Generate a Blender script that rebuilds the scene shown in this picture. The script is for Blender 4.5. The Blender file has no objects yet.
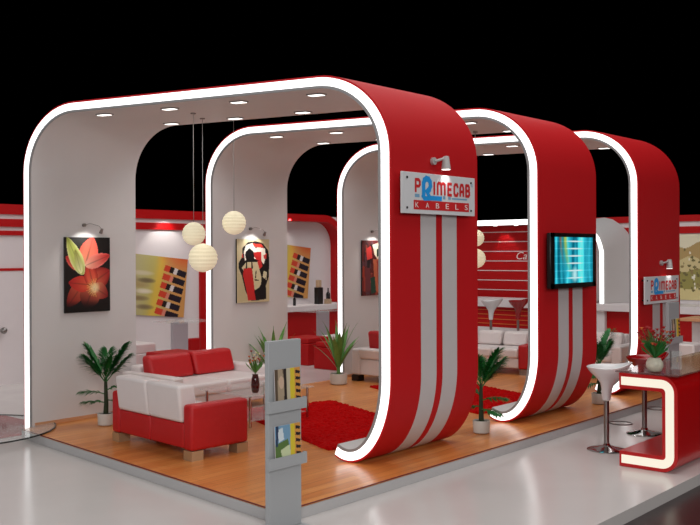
import bpy, math, random
import numpy as np
from mathutils import Matrix, Vector
random.seed(7)
PI = math.pi
S = bpy.context.scene
COL = S.collection

# ------------------------------------------------------------------ camera
YAW = math.radians(40.913); ROLL = math.radians(.25)
cam = bpy.data.cameras.new('camera'); cam.sensor_width = 36; cam.lens = 930 / 700 * 36
cam.shift_y = -9.84 / 700
cam.clip_end = 200
co = bpy.data.objects.new('camera', cam); COL.objects.link(co)
Fv = Vector((-math.sin(YAW), math.cos(YAW), 0)); Rv = Vector((math.cos(YAW), math.sin(YAW), 0)); Zv = Vector((0, 0, 1))
Uc = Zv * math.cos(ROLL) + Rv * math.sin(ROLL); Rc = Rv * math.cos(ROLL) - Zv * math.sin(ROLL)
m = Matrix.Identity(4)
for i in range(3):
    m[i][0] = Rc[i]; m[i][1] = Uc[i]; m[i][2] = -Fv[i]; m[i][3] = (0, 0, 2.0)[i]
co.matrix_world = m
S.camera = co

# ------------------------------------------------------------------ world, added out-of-view area lights, exposure
S.view_settings.view_transform = 'Standard'; S.view_settings.look = 'None'
S.view_settings.gamma = 1; S.view_settings.use_curve_mapping = False
S.view_settings.exposure = 0.0
W = bpy.data.worlds.new('hall_darkness'); S.world = W; W.use_nodes = True
W.node_tree.nodes['Background'].inputs[0].default_value = (0, 0, 0, 1)
W.node_tree.nodes['Background'].inputs[1].default_value = 0

def area(name, loc, target, size, power, color=(1, 1, 1), sy=None):
    l = bpy.data.lights.new(name, 'AREA'); l.energy = power; l.color = color
    l.size = size
    if sy: l.shape = 'RECTANGLE'; l.size_y = sy
    o = bpy.data.objects.new(name, l); COL.objects.link(o); o.location = loc
    o.rotation_euler = (Vector(target) - Vector(loc)).to_track_quat('-Z', 'Y').to_euler()
    return o
def spot(name, loc, target, power, angle=60, color=(1, .97, .92), r=.03, blend=.6):
    l = bpy.data.lights.new(name, 'SPOT'); l.energy = power; l.color = color
    l.spot_size = math.radians(angle); l.spot_blend = blend; l.shadow_soft_size = r
    o = bpy.data.objects.new(name, l); COL.objects.link(o); o.location = loc
    o.rotation_euler = (Vector(target) - Vector(loc)).to_track_quat('-Z', 'Y').to_euler()
    return o
area('unseen_area_light', (-5.5, 9, 9.5), (-6.5, 9, 0), 9, 700, (1, .99, .98), 12)  # soft overhead light, added out of view
area('unseen_area_light', (2.5, -1.5, 4.5), (-7, 8, .6), 5, 440, (1, .99, .98), 3)  # added fill from behind the camera, stands for no fixture
area('unseen_area_light', (-8, -4, 5.5), (-8, 8, .5), 6, 260, (1, 1, 1), 3)  # added fill from the front left, out of view
area('unseen_area_light', (6, 10, 5), (-5, 10, 1), 6, 190, (1, .98, .97), 3)  # added fill from the right, out of view
area('unseen_area_light', (-11.5, 12.5, 7), (-11, 13, 0), 4, 170, (1, .99, .98), 12)

# ------------------------------------------------------------------ materials
def lin(c):
    return tuple(((v / 255) / 12.92 if v / 255 <= .04045 else ((v / 255 + .055) / 1.055) ** 2.4) for v in c)
def mat(name, c, rough=.5, metal=0, noise=0, nscale=8, spec=.5, emit=0, ecol=None, trans=0, bump=0, bscale=60, coat=0, alpha=1):
    M = bpy.data.materials.new(name); M.use_nodes = True; n = M.node_tree.nodes; k = M.node_tree.links
    b = n['Principled BSDF']; col = lin(c)
    b.inputs['Base Color'].default_value = (*col, 1); b.inputs['Roughness'].default_value = rough
    b.inputs['Metallic'].default_value = metal; b.inputs['Specular IOR Level'].default_value = spec
    b.inputs['Transmission Weight'].default_value = trans; b.inputs['Coat Weight'].default_value = coat
    b.inputs['Alpha'].default_value = alpha
    if emit:
        b.inputs['Emission Color'].default_value = (*(lin(ecol) if ecol else col), 1); b.inputs['Emission Strength'].default_value = emit
    tc = n.new('ShaderNodeTexCoord')
    nz = n.new('ShaderNodeTexNoise'); nz.inputs['Scale'].default_value = nscale; nz.inputs['Detail'].default_value = 4
    k.new(tc.outputs['Object'], nz.inputs['Vector'])
    if noise:
        mx = n.new('ShaderNodeMix'); mx.data_type = 'RGBA'
        mx.inputs['A'].default_value = (*[v * (1 - noise) for v in col], 1); mx.inputs['B'].default_value = (*[min(1, v * (1 + noise)) for v in col], 1)
        k.new(nz.outputs['Fac'], mx.inputs['Factor']); k.new(mx.outputs['Result'], b.inputs['Base Color'])
    if bump:
        n2 = n.new('ShaderNodeTexNoise'); n2.inputs['Scale'].default_value = bscale; k.new(tc.outputs['Object'], n2.inputs['Vector'])
        bp = n.new('ShaderNodeBump'); bp.inputs['Strength'].default_value = bump; bp.inputs['Distance'].default_value = .01
        k.new(n2.outputs['Fac'], bp.inputs['Height']); k.new(bp.outputs['Normal'], b.inputs['Normal'])
    return M
RED = mat('red laminate', (188, 24, 29), .55, noise=.03, nscale=2, spec=.15)
REDW = mat('red wall paint', (180, 6, 10), .5, noise=.04, spec=.3)
REDT = mat('dark red trim', (110, 22, 30), .45)
LINING = mat('light grey laminate', (214, 210, 209), .55, noise=.03, nscale=3, spec=.3)
WALLW = mat('white wall paint', (222, 214, 214), .6, noise=.02, spec=.3)
STRIPE = mat('pale grey stripe', (196, 190, 190), .5, noise=.02)
GREYT = mat('grey edge trim', (150, 148, 148), .5)
LIGHT = mat('white light strip', (255, 255, 255), .4, emit=1.6)
CREAM = mat('cream light strip', (120, 114, 100), .5, emit=.86, ecol=(255, 246, 226))
DOWN = mat('downlight glow', (255, 252, 245), .4, emit=2.5)
CHROME = mat('chrome', (200, 198, 196), .12, 1)
STEEL = mat('brushed steel', (150, 145, 142), .3, 1)
LAMPG = mat('light grey lamp metal', (190, 186, 184), .4, .2)
BLACK = mat('black plastic', (12, 12, 12), .3)
WHITEP = mat('white gloss plastic', (225, 222, 222), .2, noise=.01, coat=.3)
REDP = mat('red gloss plastic', (150, 8, 14), .2, coat=.3)
WLEATH = mat('white leather', (226, 216, 214), .45, noise=.03, bump=.15, bscale=90)
RLEATH = mat('red leather', (188, 14, 20), .45, noise=.08, nscale=20, bump=.2, bscale=90)
LEGM = mat('tan polished leg', (190, 160, 125), .3, .4)
POTW = mat('white ceramic pot', (205, 200, 192), .4, noise=.03)
SOIL = mat('dark soil', (50, 38, 28), .9, noise=.3, nscale=40)
LEAFD = mat('dark palm leaf', (22, 108, 40), .5, noise=.4, nscale=12)
LEAFL = mat('mid green leaf', (92, 142, 66), .45, noise=.4, nscale=10)
BARK = mat('dark palm trunk', (40, 52, 28), .8, noise=.4, nscale=30, bump=.4)
RUGM = mat('red shag pile', (182, 2, 3), .95, noise=.25, nscale=60, spec=.1, bump=.8, bscale=160)
GLASS = mat('clear glass', (235, 242, 240), .03, trans=1)
GLASSP = mat('thin clear glass', (225, 235, 232), .03, spec=.6, alpha=.22)
GLASSR = mat('counter glass', (120, 70, 66), .06, spec=.7, alpha=.55)
GEDGE = mat('dark glass edge', (18, 30, 26), .15)
RACK = mat('grey lacquered board', (168, 170, 172), .5, noise=.02)
SIGNW = mat('pale sign board', (214, 214, 216), .45)
SIGNR = mat('sign red ink', (200, 28, 32), .5)
SIGNB = mat('sign blue ink', (24, 150, 225), .5)
SIGNL = mat('sign pale blue ink', (120, 165, 195), .5)
SIGNT = mat('sign white ink', (235, 225, 222), .5)
VASE = mat('dark red glass vase', (60, 14, 16), .15, coat=.5)
PETR = mat('red petal', (165, 22, 22), .6, noise=.2)
PETO = mat('orange petal', (215, 110, 50), .6, noise=.2)
PETC = mat('cream petal', (228, 215, 175), .6, noise=.1)
STEMG = mat('green stem', (80, 120, 50), .6)
WOODT = mat('light wood table top', (205, 150, 110), .4, noise=.1)
GREYG = mat('grey frosted panel', (178, 170, 176), .4, noise=.02)
BOTTLE = mat('dark bottle glass', (30, 26, 30), .15)
BOXB = mat('beige box card', (190, 160, 130), .7)
PLATS = mat('grey plinth', (188, 186, 186), .45, noise=.02)

def wood():
    M = bpy.data.materials.new('orange wood planks'); M.use_nodes = True; n = M.node_tree.nodes; k = M.node_tree.links; b = n['Principled BSDF']
    tc = n.new('ShaderNodeTexCoord'); mp = n.new('ShaderNodeMapping'); mp.inputs['Rotation'].default_value = (0, 0, PI / 2)
    k.new(tc.outputs['Object'], mp.inputs['Vector'])
    br = n.new('ShaderNodeTexBrick'); br.inputs['Scale'].default_value = 1; br.inputs['Brick Width'].default_value = 1.5; br.inputs['Row Height'].default_value = .11
    br.inputs['Mortar Size'].default_value = .0015; br.offset = .37
    br.inputs['Color1'].default_value = (*lin((222, 146, 80)), 1); br.inputs['Color2'].default_value = (*lin((204, 122, 60)), 1); br.inputs['Mortar'].default_value = (*lin((140, 80, 40)), 1)
    k.new(mp.outputs['Vector'], br.inputs['Vector'])
    m2 = n.new('ShaderNodeMapping'); m2.inputs['Scale'].default_value = (14, .9, 1); k.new(tc.outputs['Object'], m2.inputs['Vector'])
    nz = n.new('ShaderNodeTexNoise'); nz.inputs['Scale'].default_value = 2.2; nz.inputs['Detail'].default_value = 5; k.new(m2.outputs['Vector'], nz.inputs['Vector'])
    mx = n.new('ShaderNodeMix'); mx.data_type = 'RGBA'; mx.blend_type = 'OVERLAY'; mx.inputs['Factor'].default_value = .45
    k.new(br.outputs['Color'], mx.inputs['A']); k.new(nz.outputs['Fac'], mx.inputs['B']); k.new(mx.outputs['Result'], b.inputs['Base Color'])
    b.inputs['Roughness'].default_value = .28; b.inputs['Specular IOR Level'].default_value = .4
    return M
WOOD = wood()
def gloss_floor(name, c, r0, r1, noise):
    M = mat(name, c, r0, noise=noise, nscale=1.5); n = M.node_tree.nodes; k = M.node_tree.links
    nz = [x for x in n if x.type == 'TEX_NOISE'][0]; mr = n.new('ShaderNodeMapRange'); mr.inputs[3].default_value = r0; mr.inputs[4].default_value = r1
    k.new(nz.outputs['Fac'], mr.inputs[0]); k.new(mr.outputs[0], n['Principled BSDF'].inputs['Roughness'])
    return M
DECK = gloss_floor('glossy pale grey floor', (210, 204, 201), .12, .3, .03)
DECK.node_tree.nodes['Principled BSDF'].inputs['Specular IOR Level'].default_value = .35
HALL = gloss_floor('dark hall floor', (46, 34, 34), .2, .45, .3)
def screen_mat():
    M = bpy.data.materials.new('television picture'); M.use_nodes = True; n = M.node_tree.nodes; k = M.node_tree.links; b = n['Principled BSDF']
    b.inputs['Base Color'].default_value = (0, 0, 0, 1); b.inputs['Roughness'].default_value = .25
    at = n.new('ShaderNodeAttribute'); at.attribute_name = 'Col'
    k.new(at.outputs['Color'], b.inputs['Emission Color']); b.inputs['Emission Strength'].default_value = .8
    return M
SCREEN = screen_mat()
def art_mat(name, rough=.45):
    M = bpy.data.materials.new(name); M.use_nodes = True; n = M.node_tree.nodes; k = M.node_tree.links
    at = n.new('ShaderNodeAttribute'); at.attribute_name = 'Col'; k.new(at.outputs['Color'], n['Principled BSDF'].inputs['Base Color'])
    n['Principled BSDF'].inputs['Roughness'].default_value = rough
    return M
ART = art_mat('printed picture')

# ------------------------------------------------------------------ mesh helpers
class MB:
    def __init__(s): s.v = []; s.f = []; s.mi = []; s.cur = 0
    def add(s, vs, fs):
        o = len(s.v); s.v += [tuple(p) for p in vs]
        for f in fs: s.f.append(tuple(i + o for i in f)); s.mi.append(s.cur)
        return s
    def box(s, x0, x1, y0, y1, z0, z1):
        return s.add([(x, y, z) for z in (z0, z1) for y in (y0, y1) for x in (x0, x1)],
                     [(0, 2, 3, 1), (4, 5, 7, 6), (0, 1, 5, 4), (2, 6, 7, 3), (0, 4, 6, 2), (1, 3, 7, 5)])
    def prism(s, pts, z0, z1):      # pts ccw in xy
        n = len(pts)
        return s.add([(x, y, z0) for x, y in pts] + [(x, y, z1) for x, y in pts],
                     [tuple(range(n))[::-1], tuple(range(n, 2 * n))] + [(i, (i + 1) % n, (i + 1) % n + n, i + n) for i in range(n)])
    def lathe(s, prof, n=24, c=(0, 0), warp=None):
        o = len(s.v); vs = []
        for r, z in prof:
            for i in range(n):
                a = 2 * PI * i / n; p = (c[0] + r * math.cos(a), c[1] + r * math.sin(a), z)
                vs.append(warp(p) if warp else p)
        fs = [(j * n + i, j * n + (i + 1) % n, (j + 1) * n + (i + 1) % n, (j + 1) * n + i) for j in range(len(prof) - 1) for i in range(n)]
        fs.append(tuple(range(n))[::-1]); fs.append(tuple((len(prof) - 1) * n + i for i in range(n)))
        return s.add(vs, fs)
    def tube(s, pts, r, n=8):
        pts = [Vector(p) for p in pts]; rr = r if isinstance(r, (list, tuple)) else [r] * len(pts)
        vs = []
        for i, p in enumerate(pts):
            d = (pts[min(i + 1, len(pts) - 1)] - pts[max(i - 1, 0)]).normalized()
            a = d.cross(Vector((0, 0, 1)) if abs(d.z) < .9 else Vector((1, 0, 0))).normalized(); b = d.cross(a)
            for j in range(n):
                t = 2 * PI * j / n; vs.append(p + (a * math.cos(t) + b * math.sin(t)) * rr[i])
        fs = [(i * n + j, i * n + (j + 1) % n, (i + 1) * n + (j + 1) % n, (i + 1) * n + j) for i in range(len(pts) - 1) for j in range(n)]
        fs.append(tuple(range(n))[::-1]); fs.append(tuple((len(pts) - 1) * n + j for j in range(n)))
        return s.add(vs, fs)
    def ball(s, c, r, n=16, m=10, sq=1):
        vs = [(c[0], c[1], c[2] - r * sq)]
        for j in range(1, m):
            t = PI * j / m
            for i in range(n):
                a = 2 * PI * i / n; vs.append((c[0] + r * math.sin(t) * math.cos(a), c[1] + r * math.sin(t) * math.sin(a), c[2] - r * sq * math.cos(t)))
        vs.append((c[0], c[1], c[2] + r * sq)); L = len(vs) - 1
        fs = [(0, 1 + (i + 1) % n, 1 + i) for i in range(n)]
        fs += [(1 + j * n + i, 1 + j * n + (i + 1) % n, 1 + (j + 1) * n + (i + 1) % n, 1 + (j + 1) * n + i) for j in range(m - 2) for i in range(n)]
        fs += [(L, 1 + (m - 2) * n + i, 1 + (m - 2) * n + (i + 1) % n) for i in range(n)]
        return s.add(vs, fs)
    def strip(s, A, B, closed=False):   # quads between two equal polylines
        n = len(A)
        return s.add(list(A) + list(B), [(i, (i + 1) % n, n + (i + 1) % n, n + i) for i in range(n if closed else n - 1)])
    def slab(s, A, B, t):               # strip with thickness t (vector)
        t = Vector(t); n = len(A); A = [Vector(a) for a in A]; B = [Vector(b) for b in B]
        vs = A + B + [a + t for a in A] + [b + t for b in B]
        fs = []
        for i in range(n - 1):
            fs += [(i, n + i, n + i + 1, i + 1), (2 * n + i, 2 * n + i + 1, 3 * n + i + 1, 3 * n + i), (i, i + 1, 2 * n + i + 1, 2 * n + i), (n + i, 3 * n + i, 3 * n + i + 1, n + i + 1)]
        fs += [(0, 2 * n, 3 * n, n), (n - 1, 2 * n - 1, 4 * n - 1, 3 * n - 1)]
        return s.add(vs, fs)
    def build(s, name, mats, parent=None, bevel=0, smooth=None, loc=None, rz=0, seg=2):
        me = bpy.data.meshes.new(name); me.from_pydata([tuple(v) for v in s.v], [], s.f)
        if not isinstance(mats, (list, tuple)): mats = [mats]
        for q in mats: me.materials.append(q)
        if len(mats) > 1: me.polygons.foreach_set('material_index', s.mi)
        me.update()
        import bmesh
        bm = bmesh.new(); bm.from_mesh(me); bmesh.ops.recalc_face_normals(bm, faces=bm.faces); bm.to_mesh(me); bm.free()
        if smooth is None: smooth = bool(bevel)
        if smooth:
            me.polygons.foreach_set('use_smooth', [True] * len(me.polygons))
            if smooth is not True:
                pass
            try: me.set_sharp_from_angle(angle=math.radians(40))
            except Exception: pass
        o = bpy.data.objects.new(name, me); COL.objects.link(o)
        if parent: o.parent = parent
        if loc: o.location = loc
        if rz: o.rotation_euler = (0, 0, rz)
        if bevel:
            b = o.modifiers.new('edges', 'BEVEL'); b.width = bevel; b.segments = seg; b.limit_method = 'ANGLE'; b.angle_limit = math.radians(40)
        return o
def tag(o, label, cat, group=None, kind=None):
    if label: o['label'] = label
    if cat: o['category'] = cat
    if group: o['group'] = group
    if kind: o['kind'] = kind
    return o
def struct(o, label=None):
    o['kind'] = 'structure'
    if label: o['label'] = label
    return o
def root(name, label, cat, loc=(0, 0, 0), rz=0, group=None):
    o = bpy.data.objects.new(name, None); COL.objects.link(o); o.location = loc; o.rotation_euler = (0, 0, rz); o.empty_display_size = .1
    return tag(o, label, cat, group)
def dup(o, loc=None, rz=None, label=None, parent=None, group=None):
    c = o.copy(); COL.objects.link(c)
    if parent: c.parent = parent
    if loc: c.location = loc
    if rz is not None: c.rotation_euler = (0, 0, rz)
    if label: c['label'] = label
    if group: c['group'] = group
    for ch in list(o.children): dup(ch, parent=c)
    return c
def text_mesh(txt, x0, x1, z0, z1, bold=.0, shear=0, space=1):
    cu = bpy.data.curves.new('lettering', 'FONT'); cu.body = txt; cu.offset = bold; cu.shear = shear; cu.space_character = space; cu.extrude = .0
    cu.resolution_u = 3
    ob = bpy.data.objects.new('lettering', cu); COL.objects.link(ob)
    me = bpy.data.meshes.new_from_object(ob.evaluated_get(bpy.context.evaluated_depsgraph_get()))
    vs = [v.co.copy() for v in me.vertices]; fs = [tuple(p.vertices) for p in me.polygons]
    bpy.data.objects.remove(ob); bpy.data.curves.remove(cu); bpy.data.meshes.remove(me)
    a, b = min(v.x for v in vs), max(v.x for v in vs); c, d = min(v.y for v in vs), max(v.y for v in vs)
    return [((v.x - a) / (b - a) * (x1 - x0) + x0, (v.y - c) / (d - c) * (z1 - z0) + z0) for v in vs], fs

# picture painting: a small numpy canvas turned into a coloured grid mesh
class Canvas:
    def __init__(s, w, h, bg):
        s.w, s.h = w, h; s.a = np.zeros((h, w, 3)); s.a[:] = bg
        s.X, s.Y = np.meshgrid((np.arange(w) + .5) / w, (np.arange(h) + .5) / h)   # y down
    def poly(s, pts, c):
        ins = np.zeros_like(s.X, bool); n = len(pts)
        for i in range(n):
            x1, y1 = pts[i]; x2, y2 = pts[(i + 1) % n]
            cnd = (y1 > s.Y) != (y2 > s.Y)
            with np.errstate(divide='ignore', invalid='ignore'):
                xi = (x2 - x1) * (s.Y - y1) / ((y2 - y1) if y2 != y1 else 1e-9) + x1
            ins ^= cnd & (s.X < xi)
        s.a[ins] = c if not callable(c) else c(s.X[ins], s.Y[ins])
        return ins
    def petal(s, x0, y0, x1, y1, w, c0, c1, edge=None, asp=1.4):
        # teardrop from base (x0,y0) to tip (x1,y1), colour c0 at base -> c1 at tip
        dx, dy = x1 - x0, (y1 - y0) * asp; L = math.hypot(dx, dy); ux, uy = dx / L, dy / L
        px, py = s.X - x0, (s.Y - y0) * asp; t = (px * ux + py * uy) / L; q = (-px * uy + py * ux)
        half = w * np.sin(np.clip(t, 0, 1) ** .8 * PI) ** .7
        ins = (t > 0) & (t < 1) & (np.abs(q) < half)
        tt = t[ins][:, None]; base = np.array(c0) * (1 - tt) + np.array(c1) * tt
        rel = (np.abs(q[ins]) / np.maximum(half[ins], 1e-6))[:, None]
        if edge is not None: base = base * (1 - np.clip(rel - .55, 0, 1) * 1.6) + np.array(edge) * np.clip(rel - .55, 0, 1) * 1.6
        base = base * (1 - .25 * np.exp(-(rel / .08) ** 2))
        s.a[ins] = np.clip(base, 0, 255)
    def disc(s, x, y, rx, ry, c, soft=0):
        d = ((s.X - x) / rx) ** 2 + ((s.Y - y) / ry) ** 2
        if soft:
            k = np.clip((1 - d), 0, 1)[..., None] ** soft; s.a = s.a * (1 - k) + np.array(c) * k
        else: s.a[d < 1] = c
    def mesh(s, name, W_, H_, material, parent, thick=.0, y=0.0, axis='x'):
        # grid in local plane; local u to +Y, v to +Z, facing +X
        vs = [];
        for j in range(s.h + 1):
            for i in range(s.w + 1): vs.append((y, (i / s.w - .5) * W_, (.5 - j / s.h) * H_))
        n = s.w + 1
        fs = [(j * n + i, (j + 1) * n + i, (j + 1) * n + i + 1, j * n + i + 1) for j in range(s.h) for i in range(s.w)]
        me = bpy.data.meshes.new(name); me.from_pydata(vs, [], fs); me.materials.append(material)
        ca = me.color_attributes.new('Col', 'FLOAT_COLOR', 'CORNER')
        a = s.a / 255; a = np.where(a <= .04045, a / 12.92, ((a + .055) / 1.055) ** 2.4)
        c4 = np.ones((s.h * s.w, 4, 4), np.float32); c4[:, :, :3] = a.reshape(-1, 1, 3)
        ca.data.foreach_set('color', c4.ravel()); me.update()
        o = bpy.data.objects.new(name, me); COL.objects.link(o); o.parent = parent
        return o

# ------------------------------------------------------------------ floors, platform
HA = .237; AV = Vector((math.cos(HA), math.sin(HA), 0)); NV = Vector((0, 1, 0))
L0 = Vector((-9.45, 5.40, 0)); WID = 4.47; HT = 3.63; DEP = 1.38; SP = 2.60; T = .12
struct(MB().box(-20, 10, -8, 24, -.2, -.1).build('hall_floor', HALL), 'dark glossy hall floor around the raised grey stand')
struct(MB().prism([(-16.5, 0.5), (-3.10, .5), (-3.10, 21), (-16.5, 21)], -.1, 0).build('floor', DECK), 'glossy pale grey floor of the stand')
PX = -4.865
plat = [(-9.325, 5.297), (PX, 4.82), (PX, 14.6), (-9.325, 14.6)]
struct(MB().prism(plat, 0.001, .084).build('wooden_platform', PLATS), 'grey edge of the raised wooden platform')
wf = struct(MB().prism([(plat[0][0], plat[0][1] + .006), (PX - .006, 4.828), (PX - .006, 14.6), (plat[3][0], 14.6)], .0845, .1).build('wooden_floor', WOOD), 'orange wood plank floor of the platform')
tr = MB(); e = .006
a, b, c_ = plat[0], plat[1], plat[2]
tr.prism([(a[0], a[1] - .004), (b[0] + .004, b[1] - .004), (b[0] + .004, b[1] + .004), (a[0], a[1] + .004)], .094, .1005)
tr.prism([(PX - .004, 4.82), (PX + .004, 4.82), (PX + .004, 14.6), (PX - .004, 14.6)], .094, .1005)
struct(tr.build('trim_1', REDT), 'thin dark red trim along the platform edge')

# ------------------------------------------------------------------ arches
RT = .74; RA, RB = .43, .78      # foot: half width and height of the elliptic curl
def arc_path(off):
    """outline of the ribbon in (s,z); off = distance inwards from the outer skin"""
    P = []
    P.append((off, 0.0)); 
    for i in range(8): P.append((off, 0.0 + (HT - RT) * (i + 1) / 8))
    for i in range(1, 17):
        a = PI - (PI / 2) * i / 16; P.append((RT + (RT - off) * math.cos(a), HT - RT + (RT - off) * math.sin(a)))
    for i in range(1, 8): P.append((RT + (WID - 2 * RT) * i / 8, HT - off))
    for i in range(0, 17):
        a = PI / 2 - (PI / 2) * i / 16; P.append((WID - RT + (RT - off) * math.cos(a), HT - RT + (RT - off) * math.sin(a)))
    zb = .1 + RB + .001
    for i in range(1, 9): P.append((WID - off, HT - RT + (zb - HT + RT) * i / 8))
    for i in range(1, 23):
        a = 0 - math.radians(110) * i / 22; P.append((WID - RA + (RA - off) * math.cos(a), zb + (RB - off) * math.sin(a)))
    return P
def P3(pz, y): return Vector((AV.x * pz[0], AV.y * pz[0] + y, pz[1]))
def ribbon(o0, o1, y0, y1, sub=None):
    A = arc_path(o0); B = arc_path(o1)
    if sub: A = A[sub[0]:sub[1]]; B = B[sub[0]:sub[1]]
    mb = MB(); n = len(A)
    vs = [P3(p, y0) for p in A] + [P3(p, y0) for p in B] + [P3(p, y1) for p in A] + [P3(p, y1) for p in B]
    fs = []
    for i in range(n - 1):
        fs += [(i, n + i, n + i + 1, i + 1), (2 * n + i, 2 * n + i + 1, 3 * n + i + 1, 3 * n + i), (i, i + 1, 2 * n + i + 1, 2 * n + i), (n + i, 3 * n + i, 3 * n + i + 1, n + i + 1)]
    fs += [(0, 2 * n, 3 * n, n), (n - 1, 2 * n - 1, 4 * n - 1, 3 * n - 1)]
    return mb.add(vs, fs)
def make_arch(k, label, lights, ztop):
    r = root('display_arch', label, 'arch', L0 + NV * SP * k, 0, 'rounded display arches of the stand')
    ribbon(0, .018, 0, DEP).build('outer_skin', RED, r, smooth=True)
    ribbon(.0185, .098, .012, DEP - .002).build('core', GREYT, r, smooth=True)
    ribbon(.0195, .0935, -.008, .011).build('light_strip', LIGHT, r, smooth=True)['label'] = 'glowing white strip along the front edge'
    ribbon(.0985, T, 0, DEP).build('inner_lining', LINING, r, smooth=True)
    ribbon(.0955, T, -.012, -.0005).build('edge_trim', GREYT, r, smooth=True)['label'] = 'grey inner trim beside the light strip'
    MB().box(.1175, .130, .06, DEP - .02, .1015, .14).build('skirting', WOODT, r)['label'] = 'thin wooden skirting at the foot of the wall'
    # two stripes down the right side and under the foot
    A = arc_path(-.0025)
    i0 = 9 + 16 + 7 + 17
    for ya, yb in ((.43, .67), (.77, 1.01)):
        pts = [(WID + .0025, ztop)] + [p for p in A[i0 - 1:-3] if p[1] < ztop]
        # keep only the outer skin part, stop where the foot touches the floor
        pts = [p for p in pts if not (p[1] < .1015 and abs(p[0] - (WID - RA)) < .12)]
        pts = [p for i, p in enumerate(pts) if i == 0 or p[0] > WID - RA]
        mb = MB(); mb.slab([P3(p, ya) for p in pts], [P3(p, yb) for p in pts], (-.002, 0, 0.001))
        st = mb.build('stripe', STRIPE, r, smooth=True)
    for (x, y) in lights:
        p = Vector((x, y, 0)) - L0
        d = MB(); zc = HT - T
        q = [p + AV * a + NV * b for a, b in ((-.078, -.045), (.078, -.045), (.078, .045), (-.078, .045))]
        d.prism([(v.x, v.y) for v in q], zc - .012, zc - .001)
        fr = d.build('downlight', GREYT, r)
        q2 = [p + AV * a + NV * b for a, b in ((-.066, -.035), (.066, -.035), (.066, .035), (-.066, .035))]
        MB().prism([(v.x, v.y) for v in q2], zc - .016, zc - .0125).build('lamp_glass', DOWN, fr)
    return r
dl = [(-8.58, 5.86), (-7.74, 6.08), (-6.89, 6.27), (-6.03, 6.48), (-8.61, 6.79), (-7.75, 7.0), (-6.89, 7.19), (-6.05, 7.42)]
for k, (lab, zt) in enumerate((('nearest red and white rounded arch, over the red sofa, sign board on its side', 2.5),
                               ('middle red and white rounded arch, the one with a television on its side', 1.8),
                               ('farthest red and white rounded arch, half behind the white bar stool, sign with television-free side', 1.45))):
    if k == 2: lab = 'farthest red and white rounded arch, its right side nearest the flower bowl'
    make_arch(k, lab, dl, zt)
# soft light under each arch ceiling, given off by its downlights
for k in range(3):
    for (s_, y_) in ((1.1, .9), (3.1, .9)):
        p = L0 + AV * s_ + NV * (SP * k + y_)
        spot('downlight_beam', (p.x, p.y, HT - T - .03), (p.x, p.y, 0), 26, 120, r=.08, blend=1)

# ------------------------------------------------------------------ perimeter walls of the stand
BX = -13.3; FY = 18.6; WH = 2.76
struct(MB().box(BX - .12, BX, 4.0, FY + .12, 0, WH).build('wall_left', WALLW), 'white back wall running behind the arches')
struct(MB().box(BX, -2.2, FY, FY + .12, 0, 2.72).build('wall_back', WALLW), 'white far wall of the stand')
bands = MB()
for z0, z1 in ((2.61, WH + .005), (2.42, 2.54)): bands.box(BX, BX + .03, 4.0, 11.6, z0, z1)
bands.box(BX, BX + .03, 4.0, 9.0, 2.29, 2.36); bands.box(BX, BX + .03, 4.0, 9.0, 1.745, 1.785)
struct(bands.build('trim_2', REDW), 'red horizontal bands along the top of the left wall')
struct(MB().box(BX, BX + .05, 11.1, 11.24, .0, 2.42).build('trim_3', REDW), 'red vertical band on the left wall')
b3 = MB(); b3.box(-9.15, -2.2, FY - .03, FY, 2.6, 2.73); b3.box(-9.15, -2.2, FY - .03, FY, 2.36, 2.5)
struct(b3.build('trim_4', REDW), 'red horizontal bands along the top of the far wall')
# door with knob at far left
dr = struct(MB().box(BX + .0, BX + .02, 6.6, 7.75, .0, 1.745).build('door_1', WALLW), 'white door in the left wall')
kn = MB(); kn.tube([(BX + .02, 7.22, .84), (BX + .07, 7.22, .84)], .03, 12); kn.ball((BX + .09, 7.22, .84), .05)
kn.build('door_handle', STEEL, dr, smooth=True)['label'] = 'round metal door knob'

# ---- second room: red rounded frame, white counter on red front, bottles
fr = root('wall_niche', 'red rounded frame on the left wall, around the white bottle counter', 'niche', (BX, 11.7, 0))
def frame_path(off):
    y1 = 3.15 - off; r = .62 - off; P = [(0, WH + .02 - off)]
    P.append((3.15 - .62, WH + .02 - off))
    for i in range(1, 13):
        a = PI / 2 - PI / 2 * i / 12; P.append((3.15 - .62 + r * math.cos(a), WH + .02 - .62 + r * math.sin(a)))
    P.append((y1, .96)); return P
A, B = frame_path(0), frame_path(.14)
MB().slab([(0.002, p[0], p[1]) for p in A], [(0.002, p[0], p[1]) for p in B], (.28, 0, 0)).build('frame', REDW, fr, smooth=True)
ct = root('bar_counter', 'white topped red counter with bottles against the left wall, seen past the cubist style painting', 'counter', (BX, 11.7, 0))
MB().box(.003, .52, .0, 3.6, .84, .95).build('worktop', WALLW, ct, bevel=.01)
MB().box(.003, .42, .02, 3.55, 0.001, .838).build('front_panel', REDW, ct)
def bottle(name, label, loc, h, r, m, group=None):
    o = MB().lathe([(r * .9, 0), (r, .01), (r, h * .62), (r * .35, h * .75), (r * .3, h * .97), (r * .36, h)], 14).build(name, m, None, smooth=True, loc=loc)
    return tag(o, label, 'bottle', group)
bottle('bottle', 'small dark bottle alone on the left of the white counter', (BX + .35, 13.25, .951), .22, .03, BOTTLE)
tag(MB().box(-.06, .06, -.07, .07, 0, .34).build('black_box', BLACK, loc=(BX + .33, 13.98, .951), bevel=.005), 'tall black box on the white counter by the red frame', 'box')
tag(MB().box(-.045, .045, -.04, .04, 0, .15).build('card_box', BOXB, loc=(BX + .33, 13.98, 1.292), bevel=.004), 'beige card box standing on the tall black box', 'box')
bottle('bottle', 'taller dark bottle right of the tall black box', (BX + .3, 14.3, .951), .32, .045, BOTTLE)
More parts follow.
